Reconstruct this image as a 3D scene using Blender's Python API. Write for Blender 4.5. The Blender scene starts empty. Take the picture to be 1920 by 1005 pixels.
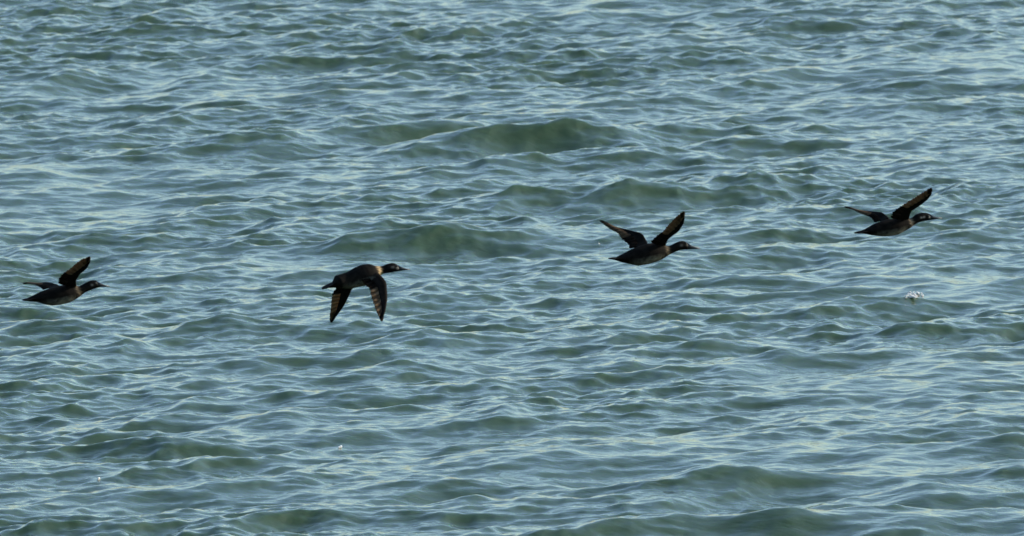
import bpy, bmesh, math, random
import numpy as np
from mathutils import Vector, Matrix

# ------------------------------------------------------------------ camera
SC = bpy.context.scene
COL = SC.collection
RAD = math.radians
DEPR = RAD(5.0)                    # the lens looks down at the sea
DIST = 100.0                       # metres to the middle of the water in view
WIDTH = 6.0                        # metres of sea across the frame at that distance
IW, IH = 1920.0, 1005.0
cam_d = bpy.data.cameras.new("camera")
cam = bpy.data.objects.new("camera", cam_d)
COL.objects.link(cam)
cam.location = (0, -DIST * math.cos(DEPR), DIST * math.sin(DEPR))
cam.rotation_euler = (RAD(90) - DEPR, 0, 0)
cam_d.sensor_width = 36.0
cam_d.lens = 36.0 * DIST / WIDTH
cam_d.clip_start = 1.0
cam_d.clip_end = 60000.0
SC.camera = cam
cam_d.dof.use_dof = True
cam_d.dof.focus_distance = 90.0
cam_d.dof.aperture_fstop = 14.0

# ------------------------------------------------------------------ sky, sun, exposure
SUN_EL, SUN_AZ = RAD(24.0), RAD(70.0)     # azimuth from the view axis towards the right
world = bpy.data.worlds.new("World")
SC.world = world
world.use_nodes = True
wn = world.node_tree
sky = wn.nodes.new("ShaderNodeTexSky")
sky.sky_type = 'NISHITA'
sky.sun_disc = False
sky.sun_elevation = SUN_EL
sky.sun_rotation = SUN_AZ
sky.air_density = 1.0
sky.dust_density = 1.7
sky.ozone_density = 0.6
tint = wn.nodes.new("ShaderNodeMix")              # the teal cast of the whole sky's light
tint.data_type = 'RGBA'; tint.blend_type = 'MULTIPLY'; tint.inputs[0].default_value = 1.0
tint.inputs[7].default_value = (0.83, 0.98, 1.05, 1)
wn.links.new(sky.outputs[0], tint.inputs[6])
wn.links.new(tint.outputs[2], wn.nodes["Background"].inputs[0])
wn.nodes["Background"].inputs[1].default_value = 0.15
sun_d = bpy.data.lights.new("sun", 'SUN')
sun_d.energy = 3.2
sun_d.angle = RAD(0.5)
sun_d.color = (1.0, 0.86, 0.68)
sun = bpy.data.objects.new("sun", sun_d)
COL.objects.link(sun)
sdir = Vector((math.sin(SUN_AZ) * math.cos(SUN_EL), math.cos(SUN_AZ) * math.cos(SUN_EL), math.sin(SUN_EL)))
sun.rotation_euler = sdir.to_track_quat('Z', 'Y').to_euler()
vs = SC.view_settings
vs.view_transform = 'Standard'
vs.look = 'None'
vs.exposure = 0.6
vs.gamma = 1.0

# ------------------------------------------------------------------ helpers
CAM = np.array(cam.location)
FWD = np.array((0, math.cos(DEPR), -math.sin(DEPR)))
UPV = np.array((0, math.sin(DEPR), math.cos(DEPR)))
RGT = np.array((1.0, 0, 0))
FPX = IW * DIST / WIDTH                      # focal length in photo pixels

def ray(px, py):
    d = FWD + RGT * ((px - IW / 2) / FPX) + UPV * ((IH / 2 - py) / FPX)
    return d / np.linalg.norm(d)

def on_sea(px, py, z=0.0):
    d = ray(px, py)
    return CAM + d * ((z - CAM[2]) / d[2])

def tag(o, label=None, cat=None, group=None, kind=None):
    if label: o["label"] = label
    if cat: o["category"] = cat
    if group: o["group"] = group
    if kind: o["kind"] = kind
    return o

def mesh_obj(name, verts, faces, mat, parent=None, smooth=True):
    me = bpy.data.meshes.new(name)
    me.from_pydata([tuple(v) for v in verts], [], faces)
    me.update()
    if smooth:
        me.polygons.foreach_set("use_smooth", [True] * len(me.polygons))
    if mat: me.materials.append(mat)
    o = bpy.data.objects.new(name, me)
    COL.objects.link(o)
    if parent: o.parent = parent
    return o

def new_mat(name):
    m = bpy.data.materials.new(name)
    m.use_nodes = True
    return m, m.node_tree, m.node_tree.nodes["Principled BSDF"]

# ------------------------------------------------------------------ water material
m_water, nt, bs = new_mat("sea_water")
bs.inputs["Base Color"].default_value = (0.032, 0.064, 0.028, 1)
bs.inputs["Roughness"].default_value = 0.035
bs.inputs["IOR"].default_value = 1.333
bs.inputs["Subsurface Weight"].default_value = 1.0
bs.inputs["Subsurface Radius"].default_value = (0.6, 1.0, 0.8)
bs.inputs["Subsurface Scale"].default_value = 0.09
geo = nt.nodes.new("ShaderNodeNewGeometry")
mp = nt.nodes.new("ShaderNodeMapping")
mp.inputs["Rotation"].default_value = (0, 0, RAD(-30))
mp.inputs["Scale"].default_value = (0.55, 1.0, 1.0)
nt.links.new(geo.outputs["Position"], mp.inputs["Vector"])
n1 = nt.nodes.new("ShaderNodeTexNoise")
n1.inputs["Scale"].default_value = 16.0
n1.inputs["Detail"].default_value = 3.0
n1.inputs["Distortion"].default_value = 0.6
nt.links.new(mp.outputs[0], n1.inputs["Vector"])
bp = nt.nodes.new("ShaderNodeBump")
bp.inputs["Strength"].default_value = 1.0
bp.inputs["Distance"].default_value = 0.004
nt.links.new(n1.outputs["Fac"], bp.inputs["Height"])
nt.links.new(bp.outputs[0], bs.inputs["Normal"])

# ------------------------------------------------------------------ the sea: wind waves as geometry
rng = np.random.default_rng(11)
N, DXY = 2048, 0.0215
TILE = N * DXY
kx = np.fft.fftfreq(N, DXY) * 2 * math.pi
KX, KY = np.meshgrid(kx, kx)                 # rows are y
K = np.hypot(KX, KY); K[0, 0] = 1e-6
WIND = RAD(-41.0)                            # direction the wind waves run: right and towards the lens
TH = np.arctan2(KY, KX)

def spectrum(lam, cut, spread, slope, wind=WIND):
    kp = 2 * math.pi / lam
    c = np.cos(TH - wind)
    D = np.abs(c) ** spread * np.where(c > 0, 1, 0.25) + 0.02
    P = K ** (-slope) * np.exp(-1.25 * (kp / K) ** 2) * np.exp(-(K * cut / 2 / math.pi) ** 2) * D
    P[0, 0] = 0
    P[K < 2 * math.pi / 6.0] = 0
    g = rng.normal(size=(N, N)) + 1j * rng.normal(size=(N, N))
    h = np.real(np.fft.ifft2(g * np.sqrt(P)))
    return h / h.std()

ax = (np.arange(N) - N // 2) * DXY
X0, Y0 = np.meshgrid(ax, ax)
H = 0.0165 * spectrum(1.4, 0.13, 3.5, 4.4)
short = 0.0072 * spectrum(0.60, 0.075, 2.6, 4.0, WIND)
gust = np.real(np.fft.ifft2(np.fft.fft2(rng.normal(size=(N, N))) * np.exp(-(K * 0.55) ** 2)))
gust /= gust.std()
short += 0.0022 * spectrum(0.22, 0.046, 4.5, 3.5, WIND + 0.05)
H += short * np.clip(1.0 + 0.36 * gust, 0.5, 1.8)

# the bigger crests: photo pixel of the crest's two ends, height, wavelength
CRESTS = [
    (330, 285, 1330, 232, .05, 1.9), (540, 460, 1000, 430, .04, 1.7), (880, 360, 1460, 330, .04, 1.8),
    (870, 247, 1180, 207, .12, 1.6), (690, 280, 880, 258, .07, 1.5), (1120, 252, 1330, 252, .06, 1.5), (380, 275, 760, 210, .08, 1.5),
    (960, 365, 1250, 318, .105, 1.6), (1200, 325, 1400, 330, .05, 1.5), (560, 452, 930, 432, .0725, 1.7),
    (450, 430, 620, 414, .07, 1.3), (560, 190, 620, 186, .05, 1.1), (1520, 572, 1715, 540, .085, 1.35),
    (940, 90, 1100, 80, .07, 1.6), (1260, 895, 1450, 868, .085, 1.7), (1100, 990, 1640, 945, .085, 1.9),
    (700, 625, 880, 615, .06, 1.4), (300, 602, 460, 590, .065, 1.4), (140, 775, 310, 765, .04, 1.3),
    (1400, 555, 1530, 545, .05, 1.2), (240, 825, 330, 820, .045, 1.0), (390, 660, 540, 645, .06, 1.4),
    (60, 600, 170, 585, .05, 1.3), (1690, 612, 1800, 600, .055, 1.3), (180, 440, 260, 430, .05, 1.2),
    (1640, 150, 1800, 140, .05, 1.5), (1270, 105, 1390, 92, .05, 1.3), (760, 118, 850, 108, .05, 1.2),
    (420, 110, 520, 98, .05, 1.3), (220, 48, 400, 38, .06, 1.5), (400, 950, 640, 930, .055, 1.5),
    (980, 700, 1090, 685, .055, 1.3), (560, 728, 700, 715, .055, 1.3), (1290, 262, 1480, 245, .05, 1.3),
    (1800, 825, 1920, 812, .05, 1.3), (0, 985, 130, 975, .055, 1.4), (1560, 400, 1700, 385, .03, 1.2),
    (1340, 40, 1600, 24, .05, 1.6), (0, 150, 140, 128, .05, 1.5), (820, 895, 1000, 880, .05, 1.3),
    (1450, 660, 1560, 650, .05, 1.1), (1340, 520, 1410, 505, .045, 1.1), (1640, 960, 1900, 940, .05, 1.5),
]
for (xa, ya, xb, yb, A, lam) in CRESTS:
    ym = (ya + yb) / 2                       # part of a crest's tilt in the photo is its height falling off
    a, b = (on_sea(x, ym + (y - ym) * 0.5, A)[:2] for x, y in ((xa, ya), (xb, yb)))
    c = (a + b) / 2
    d = b - a
    L = np.linalg.norm(d); d /= L
    nrm = np.array((d[1], -d[0]))            # towards the lens
    s = (X0 - c[0]) * d[0] + (Y0 - c[1]) * d[1]
    t = (X0 - c[0]) * nrm[0] + (Y0 - c[1]) * nrm[1]
    t = t + 0.10 * np.sin(s * 2.3 + A * 90)  # crests wander
    env = np.exp(-(np.abs(s) / (L * 0.62 + 0.15)) ** 2.2) * np.exp(-(t / (0.62 * lam)) ** 2)
    H += min(A, 0.1) * (1.05 if A > 0.08 else 0.85) * np.cos(2 * math.pi * t / (lam * 0.85)) * env

Hf = np.fft.fft2(H)
CHOP = 0.6
DX = np.real(np.fft.ifft2(1j * KX / K * Hf)) * CHOP
DY = np.real(np.fft.ifft2(1j * KY / K * Hf)) * CHOP

def axis(lo, hi, far_lo, far_hi, step, r=1.15):
    core = np.arange(round(lo / step), round(hi / step) + 1) * step
    def out(start, end):
        v, st, res = abs(start), step, []
        while v < end:
            st *= r; v += st; res.append(v)
        return np.array(res)
    return np.concatenate([-out(lo, far_lo)[::-1], core, out(hi, far_hi)])
gx, gy = axis(-4.2, 4.2, 9000, 9000, 0.016), axis(-17.0, 24.5, 600, 20000, 0.028)
GX, GY = np.meshgrid(gx, gy)
sx = np.maximum(np.gradient(gx)[None, :], np.gradient(gy)[:, None])
fade = np.clip(1.2 - sx / 0.35, 0, 1)
fx, fy = GX / DXY + N // 2, GY / DXY + N // 2
ix, iy = np.floor(fx + 1e-6).astype(np.int64), np.floor(fy + 1e-6).astype(np.int64)
tx, ty = fx - ix, fy - iy
def sample(F):
    a, b, c, d = ix % N, (ix + 1) % N, iy % N, (iy + 1) % N
    return (F[c, a] * (1 - tx) + F[c, b] * tx) * (1 - ty) + (F[d, a] * (1 - tx) + F[d, b] * tx) * ty
VX, VY, VZ = GX + sample(DX) * fade, GY + sample(DY) * fade, sample(H) * fade
verts = np.stack([VX, VY, VZ], -1).reshape(-1, 3)
ny, nx = GX.shape
i = (np.arange(ny - 1)[:, None] * nx + np.arange(nx - 1)[None, :]).ravel()
quads = np.stack([i, i + 1, i + nx + 1, i + nx], -1)
me = bpy.data.meshes.new("sea")
me.vertices.add(len(verts)); me.vertices.foreach_set("co", verts.astype(np.float32).ravel())
me.loops.add(quads.size); me.loops.foreach_set("vertex_index", quads.astype(np.int32).ravel())
me.polygons.add(len(quads))
me.polygons.foreach_set("loop_start", np.arange(0, quads.size, 4, dtype=np.int32))
me.polygons.foreach_set("use_smooth", np.ones(len(quads), dtype=bool))
me.update(calc_edges=True)
me.materials.append(m_water)
sea = bpy.data.objects.new("sea", me)
COL.objects.link(sea)
tag(sea, "choppy grey-green sea filling the whole picture", "water", kind="structure")

# photo pixel of every vertex, to find the water seen at a pixel
rel = verts - CAM
dep = rel @ FWD
VPX = IW / 2 + FPX * (rel @ RGT) / dep
VPY = IH / 2 - FPX * (rel @ UPV) / dep
def seen_water(px, py, r=4):
    m = (np.abs(VPX - px) < r) & (np.abs(VPY - py) < r) & (dep > 5)
    idx = np.nonzero(m)[0]
    return verts[idx[np.argmin(dep[idx])]]

# ------------------------------------------------------------------ bird materials
def feather_mat(name, use_attr, color, transl):
    m, nt, bs = new_mat(name)
    tc = nt.nodes.new("ShaderNodeTexCoord")
    no = nt.nodes.new("ShaderNodeTexNoise")
    no.inputs["Scale"].default_value = 55.0
    no.inputs["Detail"].default_value = 4.0
    nt.links.new(tc.outputs["Object"], no.inputs["Vector"])
    rp = nt.nodes.new("ShaderNodeMapRange")
    rp.inputs[1].default_value = 0.3; rp.inputs[2].default_value = 0.7
    rp.inputs[3].default_value = 0.4; rp.inputs[4].default_value = 1.8
    nt.links.new(no.outputs["Fac"], rp.inputs[0])
    mx = nt.nodes.new("ShaderNodeMix"); mx.data_type = 'RGBA'; mx.blend_type = 'MULTIPLY'
    mx.inputs[0].default_value = 1.0
    if use_attr:
        at = nt.nodes.new("ShaderNodeAttribute"); at.attribute_name = "plumage"
        nt.links.new(at.outputs["Color"], mx.inputs[6])
    else:
        mx.inputs[6].default_value = (*color, 1)
    nt.links.new(rp.outputs[0], mx.inputs[7])
    nt.links.new(mx.outputs[2], bs.inputs["Base Color"])
    bs.inputs["Roughness"].default_value = 0.75
    bs.inputs["Specular IOR Level"].default_value = 0.05
    if transl:
        tr = nt.nodes.new("ShaderNodeBsdfTranslucent")
        tr.inputs["Color"].default_value = (*transl, 1)
        ms = nt.nodes.new("ShaderNodeMixShader"); ms.inputs[0].default_value = 0.45
        out = nt.nodes["Material Output"]
        nt.links.new(bs.outputs[0], ms.inputs[1]); nt.links.new(tr.outputs[0], ms.inputs[2])
        nt.links.new(ms.outputs[0], out.inputs["Surface"])
    return m
m_plume = feather_mat("body_plumage", True, None, None)
m_flight = [feather_mat("pale_flight_feathers", False, (0.105, 0.074, 0.048), (0.36, 0.265, 0.17)),
            feather_mat("brown_flight_feathers", False, (0.070, 0.049, 0.031), (0.28, 0.20, 0.125)),
            feather_mat("dark_inner_feathers", False, (0.010, 0.0075, 0.006), (0.05, 0.035, 0.02))]
m_sunlit = [feather_mat("sunlit_pale_flight_feathers", False, (0.17, 0.115, 0.070), (0.52, 0.37, 0.23)),  # brighter copies for the second duck: sun on its wings put into the colour
          feather_mat("sunlit_brown_flight_feathers", False, (0.095, 0.064, 0.040), (0.34, 0.24, 0.15)), m_flight[2]]
m_tail = feather_mat("tail_feathers", False, (0.008, 0.006, 0.005), None)
m_bill, nt, bs = new_mat("dark_bill")
bs.inputs["Base Color"].default_value = (0.012, 0.012, 0.014, 1); bs.inputs["Roughness"].default_value = 0.35
m_eye, nt, bs = new_mat("dark_eye")
bs.inputs["Base Color"].default_value = (0.006, 0.005, 0.004, 1); bs.inputs["Roughness"].default_value = 0.08

# ------------------------------------------------------------------ the flying ducks
BIRD_DIST = 84.0                 # metres from the lens: a little in front of the water they cover
YAW = RAD(20)                    # they fly to the right and slightly away

def loft(rings, caps=True):
    n = len(rings[0]); v = [p for r in rings for p in r]; f = []
    for a in range(len(rings) - 1):
        for b in range(n):
            c = (b + 1) % n
            f.append((a * n + b, a * n + c, (a + 1) * n + c, (a + 1) * n + b))
    if caps:
        f.append(tuple(range(n))[::-1]); f.append(tuple((len(rings) - 1) * n + b for b in range(n)))
    return v, f

def resample(pts, n):
    pts = np.array(pts, float)
    d = np.concatenate([[0], np.cumsum(np.linalg.norm(np.diff(pts, axis=0), axis=1))])
    q = np.linspace(0, d[-1], n)
    return np.stack([np.interp(q, d, pts[:, k]) for k in range(2)], -1)

def make_duck(spec):
    ox, oy, sc = spec["crop"]
    def pix(p): return (ox + p[0] / sc, oy + p[1] / sc)
    body = np.array(spec["body"], float)
    mid = body[len(body) // 2]
    cpx = pix(((mid[0] + mid[2]) / 2, (mid[1] + mid[3]) / 2))
    dr = ray(*cpx)
    base = CAM + dr * (BIRD_DIST / (dr @ FWD))
    k = BIRD_DIST / FPX
    def P(p, lat=0.0):
        """a traced point, lat metres out of the bird's own mid plane (positive: far side)"""
        x, y = pix(p)
        u, v = (x - cpx[0]) * k, (cpx[1] - y) * k
        w = u * math.tan(YAW) + lat
        z = (v - w * math.sin(DEPR)) / math.cos(DEPR)
        return np.array((u, w, z))
    root = bpy.data.objects.new("sea_duck", None)
    root.empty_display_size = 0.05
    root.location = base
    COL.objects.link(root)
    tag(root, spec["label"], "duck", "dark sea ducks flying in a line over the waves")
    LAT = np.array((-math.sin(YAW), math.cos(YAW), 0))
    # --- body, neck and head: one tube of rings
    rings = []
    nb = 20
    st = np.concatenate([resample(body[:, :2], 30), resample(body[:, 2:], 30)], 1)
    for q, s in enumerate(st):
        up, lo = P(s[:2]), P(s[2:])
        c, h = (up + lo) / 2, (up - lo) / 2
        f = q / 29
        asp = np.interp(f, [0, .1, .3, .5, .62, .7, .8, .92, 1], [2.2, 1.9, 1.05, .95, .9, .85, .85, .72, .7])
        hw = max(np.linalg.norm(h) * asp, 0.004)
        rings.append([c + h * math.sin(a) + LAT * hw * math.cos(a) for a in np.arange(nb) * 2 * math.pi / nb])
    V, F = loft(rings)
    V = list(V); F = list(F)
    feathers = []
    for side, key, wd in ((-1, "near", spec["near_depth"]), (1, "far", spec["far_depth"])):
        lead = resample(spec[key][0] + [spec[key][2]], 22)
        trail = resample(spec[key][1] + [spec[key][2]], 22)
        def lat(s): return side * (0.034 + wd * s)
        def W(s, c):
            """point of the wing at span fraction s and chord fraction c"""
            x = s * 21; a = int(min(x, 20)); t = x - a
            L_ = lead[a] * (1 - t) + lead[a + 1] * t
            T_ = trail[a] * (1 - t) + trail[a + 1] * t
            return P(L_ * (1 - c) + T_ * c, lat(s))
        wr = []
        for s in np.linspace(-0.0, 0.94, 16):
            p0, p1 = W(s, 0.02), W(s, 0.62 - 0.25 * s)
            if s == 0:                     # root is buried in the body
                p0, p1 = p0 - np.array((0, side * .02, .0)), p1 - np.array((0, side * .02, .0))
            ch = p1 - p0
            sp = W(min(s + .05, 1), .3) - W(max(s - .05, 0), .3)
            nr = np.cross(ch, sp); nr /= np.linalg.norm(nr)
            th = min(0.011 * (1 - 0.55 * s), 0.12 * np.linalg.norm(W(s, 1) - W(s, 0)) + 0.0015)
            prof = [(0, 0), (.1, .75), (.3, 1), (.6, .7), (1, .33), (1, -.33), (.6, -.4), (.3, -.5), (.1, -.5)]
            wr.append([p0 + ch * a + nr * th * b for a, b in prof])
        v2, f2 = loft(wr)
        o_ = len(V)
        V += list(v2); F += [tuple(x + o_ for x in f) for f in f2]
        # --- flight feathers, root to tip
        nf = 21
        for q in range(nf):
            f = q / (nf - 1)
            sb = 0.04 + 0.80 * f
            stp = min(sb + 0.04 + 0.17 * f ** 2, 1.0)
            if q >= nf - 3: stp = [0.96, 0.985, 1.0][q - nf + 3]
            cb = 0.38 - 0.12 * f
            tipc = 0.97 if q % 2 else 1.0
            if q >= nf - 2: tipc = 0.55 if q == nf - 2 else 0.3
            a, b = W(sb, cb), W(stp, tipc)
            wid = min(0.0098 + 0.003 * (1 - f), 0.22 * np.linalg.norm(W(sb, 1) - W(sb, 0)) + 0.002)
            off = np.array((0, -0.0014 * (q % 2), 0))
            tone = 2 if (f < 0.33 or f > 0.93) else (0 if q % 2 and f < 0.8 else 1)
            feathers.append((a + off, b + off, wid, W(min(sb + .08, 1), cb) - a, "flight_feather", (m_sunlit if spec.get("sunlit") else m_flight)[tone]))
    # --- remesh into one skin
    me = bpy.data.meshes.new("body")
    me.from_pydata([tuple(v) for v in V], [], F)
    bm = bmesh.new(); bm.from_mesh(me); bmesh.ops.recalc_face_normals(bm, faces=bm.faces); bm.to_mesh(me); bm.free()
    ob = bpy.data.objects.new("body", me); COL.objects.link(ob)
    md = ob.modifiers.new("skin", 'REMESH'); md.mode = 'VOXEL'; md.voxel_size = 0.0032
    sm = ob.modifiers.new("smooth", 'SMOOTH'); sm.factor = 0.5; sm.iterations = 4
    dg = bpy.context.evaluated_depsgraph_get()
    me2 = bpy.data.meshes.new_from_object(ob.evaluated_get(dg))
    ob.modifiers.clear(); ob.data = me2; me2.name = "body"
    me2.polygons.foreach_set("use_smooth", [True] * len(me2.polygons))
    me2.materials.clear(); me2.materials.append(m_plume)
    ob.parent = root
    # --- plumage colours: dark brown, paler breast and belly, pale face patches, painted sun on the neck
    co = np.empty(len(me2.vertices) * 3, np.float32); me2.vertices.foreach_get("co", co); co = co.reshape(-1, 3)
    colr = np.tile(np.array((0.0045, 0.0038, 0.0033)) * spec.get('tone', 1.0), (len(co), 1))
    def blend(mask, c):
        colr[:] = colr * (1 - mask[:, None]) + np.array(c) * mask[:, None]
    fx_ = st[:, 0] * .5 + st[:, 2] * .5
    cen = np.array([(P(s[:2]) + P(s[2:])) / 2 for s in st])
    near = np.argmin(((co[:, None, :] - cen[None]) ** 2).sum(-1), 1)
    f = near / 29
    rad = np.array([np.linalg.norm(P(s[:2]) - P(s[2:])) / 2 for s in st])[near]
    onbody = np.linalg.norm(co - cen[near], axis=1) < rad * 1.25
    dz = (co[:, 2] - cen[near][:, 2]) / np.maximum(rad, .004)
    belly = np.clip((-dz - 0.05) / 0.6, 0, 1) * np.clip((f - .2) / .25, 0, 1) * np.clip((.68 - f) / .08, 0, 1) * onbody
    blend(belly * 0.85, (0.12, 0.115, 0.092))
    head = np.clip((f - .74) / .05, 0, 1) * onbody
    blend(head, (0.003, 0.003, 0.003))
    cq = P(spec["sunlit_collar"])
    ax_ = (P(spec["sunlit_collar_dir"]) - cq); ax_ /= np.linalg.norm(ax_)
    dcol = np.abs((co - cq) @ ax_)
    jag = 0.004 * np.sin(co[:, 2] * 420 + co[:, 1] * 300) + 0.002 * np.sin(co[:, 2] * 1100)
    blend(np.exp(-((dcol + jag) / 0.010) ** 2) * onbody * (f > .5) * 0.8, spec.get('sunlit_collar_tone', (0.10, 0.078, 0.052)))  # pale breast band with the sun on the neck mixed into its colour
    for (cx_, cy_, r, br) in spec["cheeks"]:
        q = P((cx_, cy_))
        d2 = co - q
        d = np.hypot(d2[:, 0], d2[:, 2] * 1.3)
        blend(np.exp(-(d / r / 1.1) ** 2) * onbody * br, (0.26, 0.25, 0.23))
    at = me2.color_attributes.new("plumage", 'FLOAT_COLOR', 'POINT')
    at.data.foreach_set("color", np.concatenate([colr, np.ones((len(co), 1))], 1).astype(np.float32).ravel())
    # --- bill
    rings = []
    for s in spec["bill"]:
        up, lo = P(s[:2]), P(s[2:])
        c, h = (up + lo) / 2, (up - lo) / 2
        hw = 0.0105 if s is not spec["bill"][-1] else 0.006
        rings.append([c + h * math.sin(a) + LAT * hw * math.cos(a) for a in np.arange(12) * 2 * math.pi / 12])
    v, fc = loft(rings)
    mesh_obj("bill", v, fc, m_bill, root)
    # --- eyes
    e = P(spec["eye"])
    for sd in (-1, 1):
        bm = bmesh.new(); bmesh.ops.create_uvsphere(bm, u_segments=10, v_segments=6, radius=0.0045)
        em = bpy.data.meshes.new("eye"); bm.to_mesh(em); bm.free(); em.materials.append(m_eye)
        eo = bpy.data.objects.new("eye", em); COL.objects.link(eo); eo.parent = root
        eo.location = e + LAT * sd * 0.0205
    # --- tail feathers fanned flat from the rump
    t0, t1 = P(((body[3][0] + body[3][2]) / 2, (body[3][1] + body[3][3]) / 2)), P(((body[0][0] + body[0][2]) / 2, (body[0][1] + body[0][3]) / 2))
    for q in range(9):
        a = (q - 4) / 4
        tip = t1 + LAT * a * 0.034 + (t0 - t1) * 0.12 * abs(a)
        feathers.append((t0 + LAT * a * 0.015, tip, 0.010, LAT, "tail_feather", m_tail))
    for (a, b, wid, acr, nm, fm) in feathers:
        d = b - a; L = np.linalg.norm(d); d = d / L
        acr = acr - d * (acr @ d); acr /= np.linalg.norm(acr)
        nr = np.cross(d, acr)
        rr = []
        for t, w in ((0, .5), (.35, .95), (.7, 1.0), (.88, .8), (.97, .42), (1.0, .12)):
            c = a + d * L * t - nr * 0.004 * math.sin(math.pi * t)
            rr.append([c - acr * wid * w, c + nr * 0.0009, c + acr * wid * w, c - nr * 0.0009])
        v, fc = loft(rr)
        mesh_obj(nm, v, fc, fm, root)
    return root

C1, C2, C3, C4 = (30, 460, 7.7316), (590, 470, 6.70), (1110, 380, 7.7286), (1570, 330, 7.7286)
DUCKS = [
 dict(crop=C1, label="leftmost duck in flight, its near wing raised and far wing stretched back flat",
  body=[(95,788,100,803),(180,765,190,812),(280,712,300,822),(400,655,420,855),(540,610,520,876),(680,575,640,862),(800,570,760,835),(880,585,860,785),(915,592,930,738),(965,568,990,688),(1040,522,1080,648),(1110,502,1140,628),(1165,512,1185,615)],
  bill=[(1155,515,1175,616),(1220,545,1225,606),(1280,572,1280,604),(1350,586,1350,601)],
  near=([(890,600),(885,510),(940,420),(1040,345),(1095,260),(1105,200)],[(620,580),(620,480),(690,400),(790,340),(900,245),(1010,180)],(1075,165)),
  far=([(640,580),(540,550),(450,535),(330,545),(200,545)],[(400,660),(350,610),(290,590),(250,575),(150,560)],(80,548)),
  tone=0.9, near_depth=.26, far_depth=.26, sunlit_collar=(900,690), sunlit_collar_dir=(1000,640),
  cheeks=[(1100,570,.006,.4),(1195,545,.006,.5)], eye=(1130,545)),
 dict(crop=C2, label="duck in flight with both wings swept down, second from the left",
  body=[(88,480,100,488),(150,450,170,470),(225,405,250,465),(270,310,300,470),(340,290,380,478),(420,265,470,475),(510,210,560,455),(600,172,640,440),(690,165,720,420),(760,190,790,370),(810,195,830,300),(850,195,860,290),(910,165,930,280),(985,150,1000,268),(1040,175,1060,257)],
  bill=[(1030,175,1050,258),(1090,203,1095,252),(1140,222,1140,246),(1196,233,1196,244)],
  near=([(790,270),(860,330),(910,390),(920,500),(920,640),(890,790)],[(560,320),(620,420),(690,480),(710,580),(750,690),(790,790)],(840,885)),
  far=([(560,400),(480,470),(440,560),(390,660),(330,750),(260,840)],[(300,400),(270,470),(215,540),(200,640),(195,740),(185,840)],(190,900)),
  near_depth=.22, far_depth=.22, sunlit=True, tone=1.3, sunlit_collar_tone=(0.50, 0.36, 0.20), sunlit_collar=(805,260), sunlit_collar_dir=(890,235),
  cheeks=[(980,205,.006,.7),(1045,215,.007,.8)], eye=(1010,190)),
 dict(crop=C3, label="duck in flight with both wings raised in a wide open V, second from the right",
  body=[(232,806,240,816),(330,800,330,832),(400,765,410,860),(480,728,500,880),(560,680,600,905),(680,630,690,912),(800,590,800,895),(920,580,920,862),(1030,600,1010,825),(1085,630,1070,785),(1130,625,1115,757),(1200,585,1210,712),(1270,556,1290,686),(1330,548,1345,682),(1380,578,1390,680)],
  bill=[(1370,574,1380,682),(1430,610,1435,676),(1490,636,1490,672),(1566,656,1566,668)],
  near=([(1080,620),(1100,540),(1180,470),(1260,420),(1330,310),(1350,200)],[(820,590),(930,480),(1030,410),(1090,330),(1180,240),(1260,160)],(1310,130)),
  far=([(830,600),(740,440),(640,415),(500,385),(330,340),(200,290)],[(540,700),(530,610),(420,520),(360,430),(260,380),(170,310)],(115,255)),
  near_depth=.25, far_depth=.25, sunlit_collar=(1090,710), sunlit_collar_dir=(1190,670),
  cheeks=[(1305,615,.007,.3),(1395,612,.007,.4)], eye=(1340,585)),
 dict(crop=C4, label="rightmost duck in flight, white streak behind its eye, both wings raised",
  body=[(240,828,250,838),(300,803,310,835),(380,780,400,838),(470,730,490,858),(540,690,590,872),(650,650,680,878),(780,620,780,872),(900,600,880,850),(1000,600,970,800),(1050,620,1050,760),(1090,600,1110,710),(1140,555,1190,670),(1210,530,1260,650),(1290,530,1310,645),(1340,548,1350,640)],
  bill=[(1330,545,1340,642),(1390,578,1400,632),(1450,595,1450,620),(1520,602,1520,615)],
  near=([(1050,620),(1065,530),(1100,490),(1200,430),(1310,340),(1365,260)],[(750,640),(790,520),(900,440),(1010,370),(1110,310),(1220,240),(1300,190)],(1335,175)),
  far=([(760,600),(660,525),(560,515),(450,505),(300,490),(200,465)],[(540,700),(520,640),(470,590),(400,565),(340,545),(260,510),(180,470)],(115,445)),
  near_depth=.25, far_depth=.25, sunlit_collar_tone=(0.17, 0.135, 0.095), sunlit_collar=(1065,680), sunlit_collar_dir=(1160,640),
  cheeks=[(1220,598,.005,.6),(1260,592,.005,.6),(1350,592,.006,.8)], eye=(1300,575)),
]
for s_ in DUCKS:
    make_duck(s_)

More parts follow.
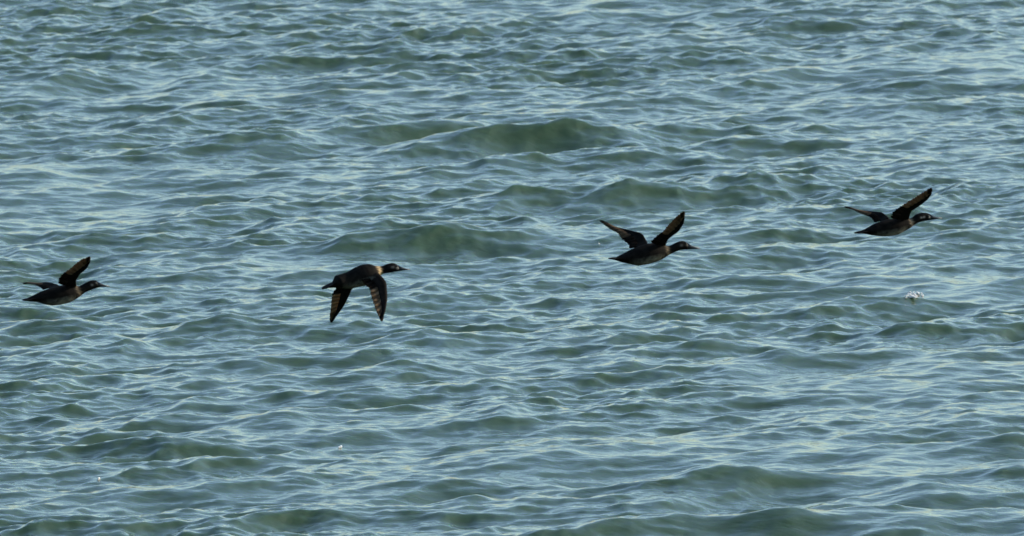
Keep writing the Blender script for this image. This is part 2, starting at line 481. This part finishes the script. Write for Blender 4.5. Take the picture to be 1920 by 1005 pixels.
# ------------------------------------------------------------------ foam
m_foam, nt, bs = new_mat("sea_foam")
bs.inputs["Base Color"].default_value = (0.92, 0.90, 0.85, 1)
bs.inputs["Subsurface Weight"].default_value = 1.0      # wet foam passes light on
bs.inputs["Subsurface Scale"].default_value = 0.02
bs.inputs["Subsurface Radius"].default_value = (1.0, 0.95, 0.85)
bs.inputs["Roughness"].default_value = 0.5
random.seed(5)
def foam(name, cpx, cpy, spots, label, cat):
    """clustered bubbles and drops lying on the water where it is seen at the given pixels"""
    bm = bmesh.new()
    b0 = seen_water(cpx, cpy)
    for (px, py, r, lift) in spots:
        p = seen_water(px, py) - b0
        for _ in range(3):
            rr = r * random.uniform(.55, 1.0)
            q = p + np.array((random.uniform(-1, 1) * r, random.uniform(-1, 1) * r, lift + random.uniform(-.2, .8) * r))
            M = Matrix.Translation(q) @ Matrix.Rotation(random.random() * 3, 4, 'Z') @ Matrix.Diagonal((rr * random.uniform(.8, 1.5), rr, rr * random.uniform(.6, 1), 1))
            bmesh.ops.create_icosphere(bm, subdivisions=2, radius=1.0, matrix=M)
    for v in bm.verts:
        v.co += Vector((random.uniform(-1, 1), random.uniform(-1, 1), random.uniform(-1, 1))) * 0.0012
    me = bpy.data.meshes.new(name); bm.to_mesh(me); bm.free()
    me.materials.append(m_foam)
    o = bpy.data.objects.new(name, me); COL.objects.link(o); o.location = b0
    tag(o, label, cat, kind="stuff" if len(spots) > 5 else None)
    return o
sp = []
for _ in range(16):
    sp.append((1713 + random.gauss(0, 6), 553 + random.gauss(0, 2.2), random.uniform(.005, .010), 0.005))
for _ in range(26):
    sp.append((1713 + random.gauss(0, 8), 552 + random.gauss(0, 2.5), random.uniform(.0025, .005), random.uniform(0, .012)))
foam("foam_splash", 1713, 553, sp, "small bright white splash of foam breaking on a green wave crest at right", "foam")
foam("foam_fleck", 640, 836, [(640, 836, .0075, .004)], "tiny white fleck of foam below the duck with lowered wings", "foam")
foam("foam_fleck", 183, 897, [(183, 897, .0065, .004)], "tiny white fleck of foam near the lower left corner", "foam")
foam("foam_fleck", 1126, 454, [(1126, 454, .004, .002)], "tiny white fleck of foam just below the raised wing of the second duck from right", "foam")
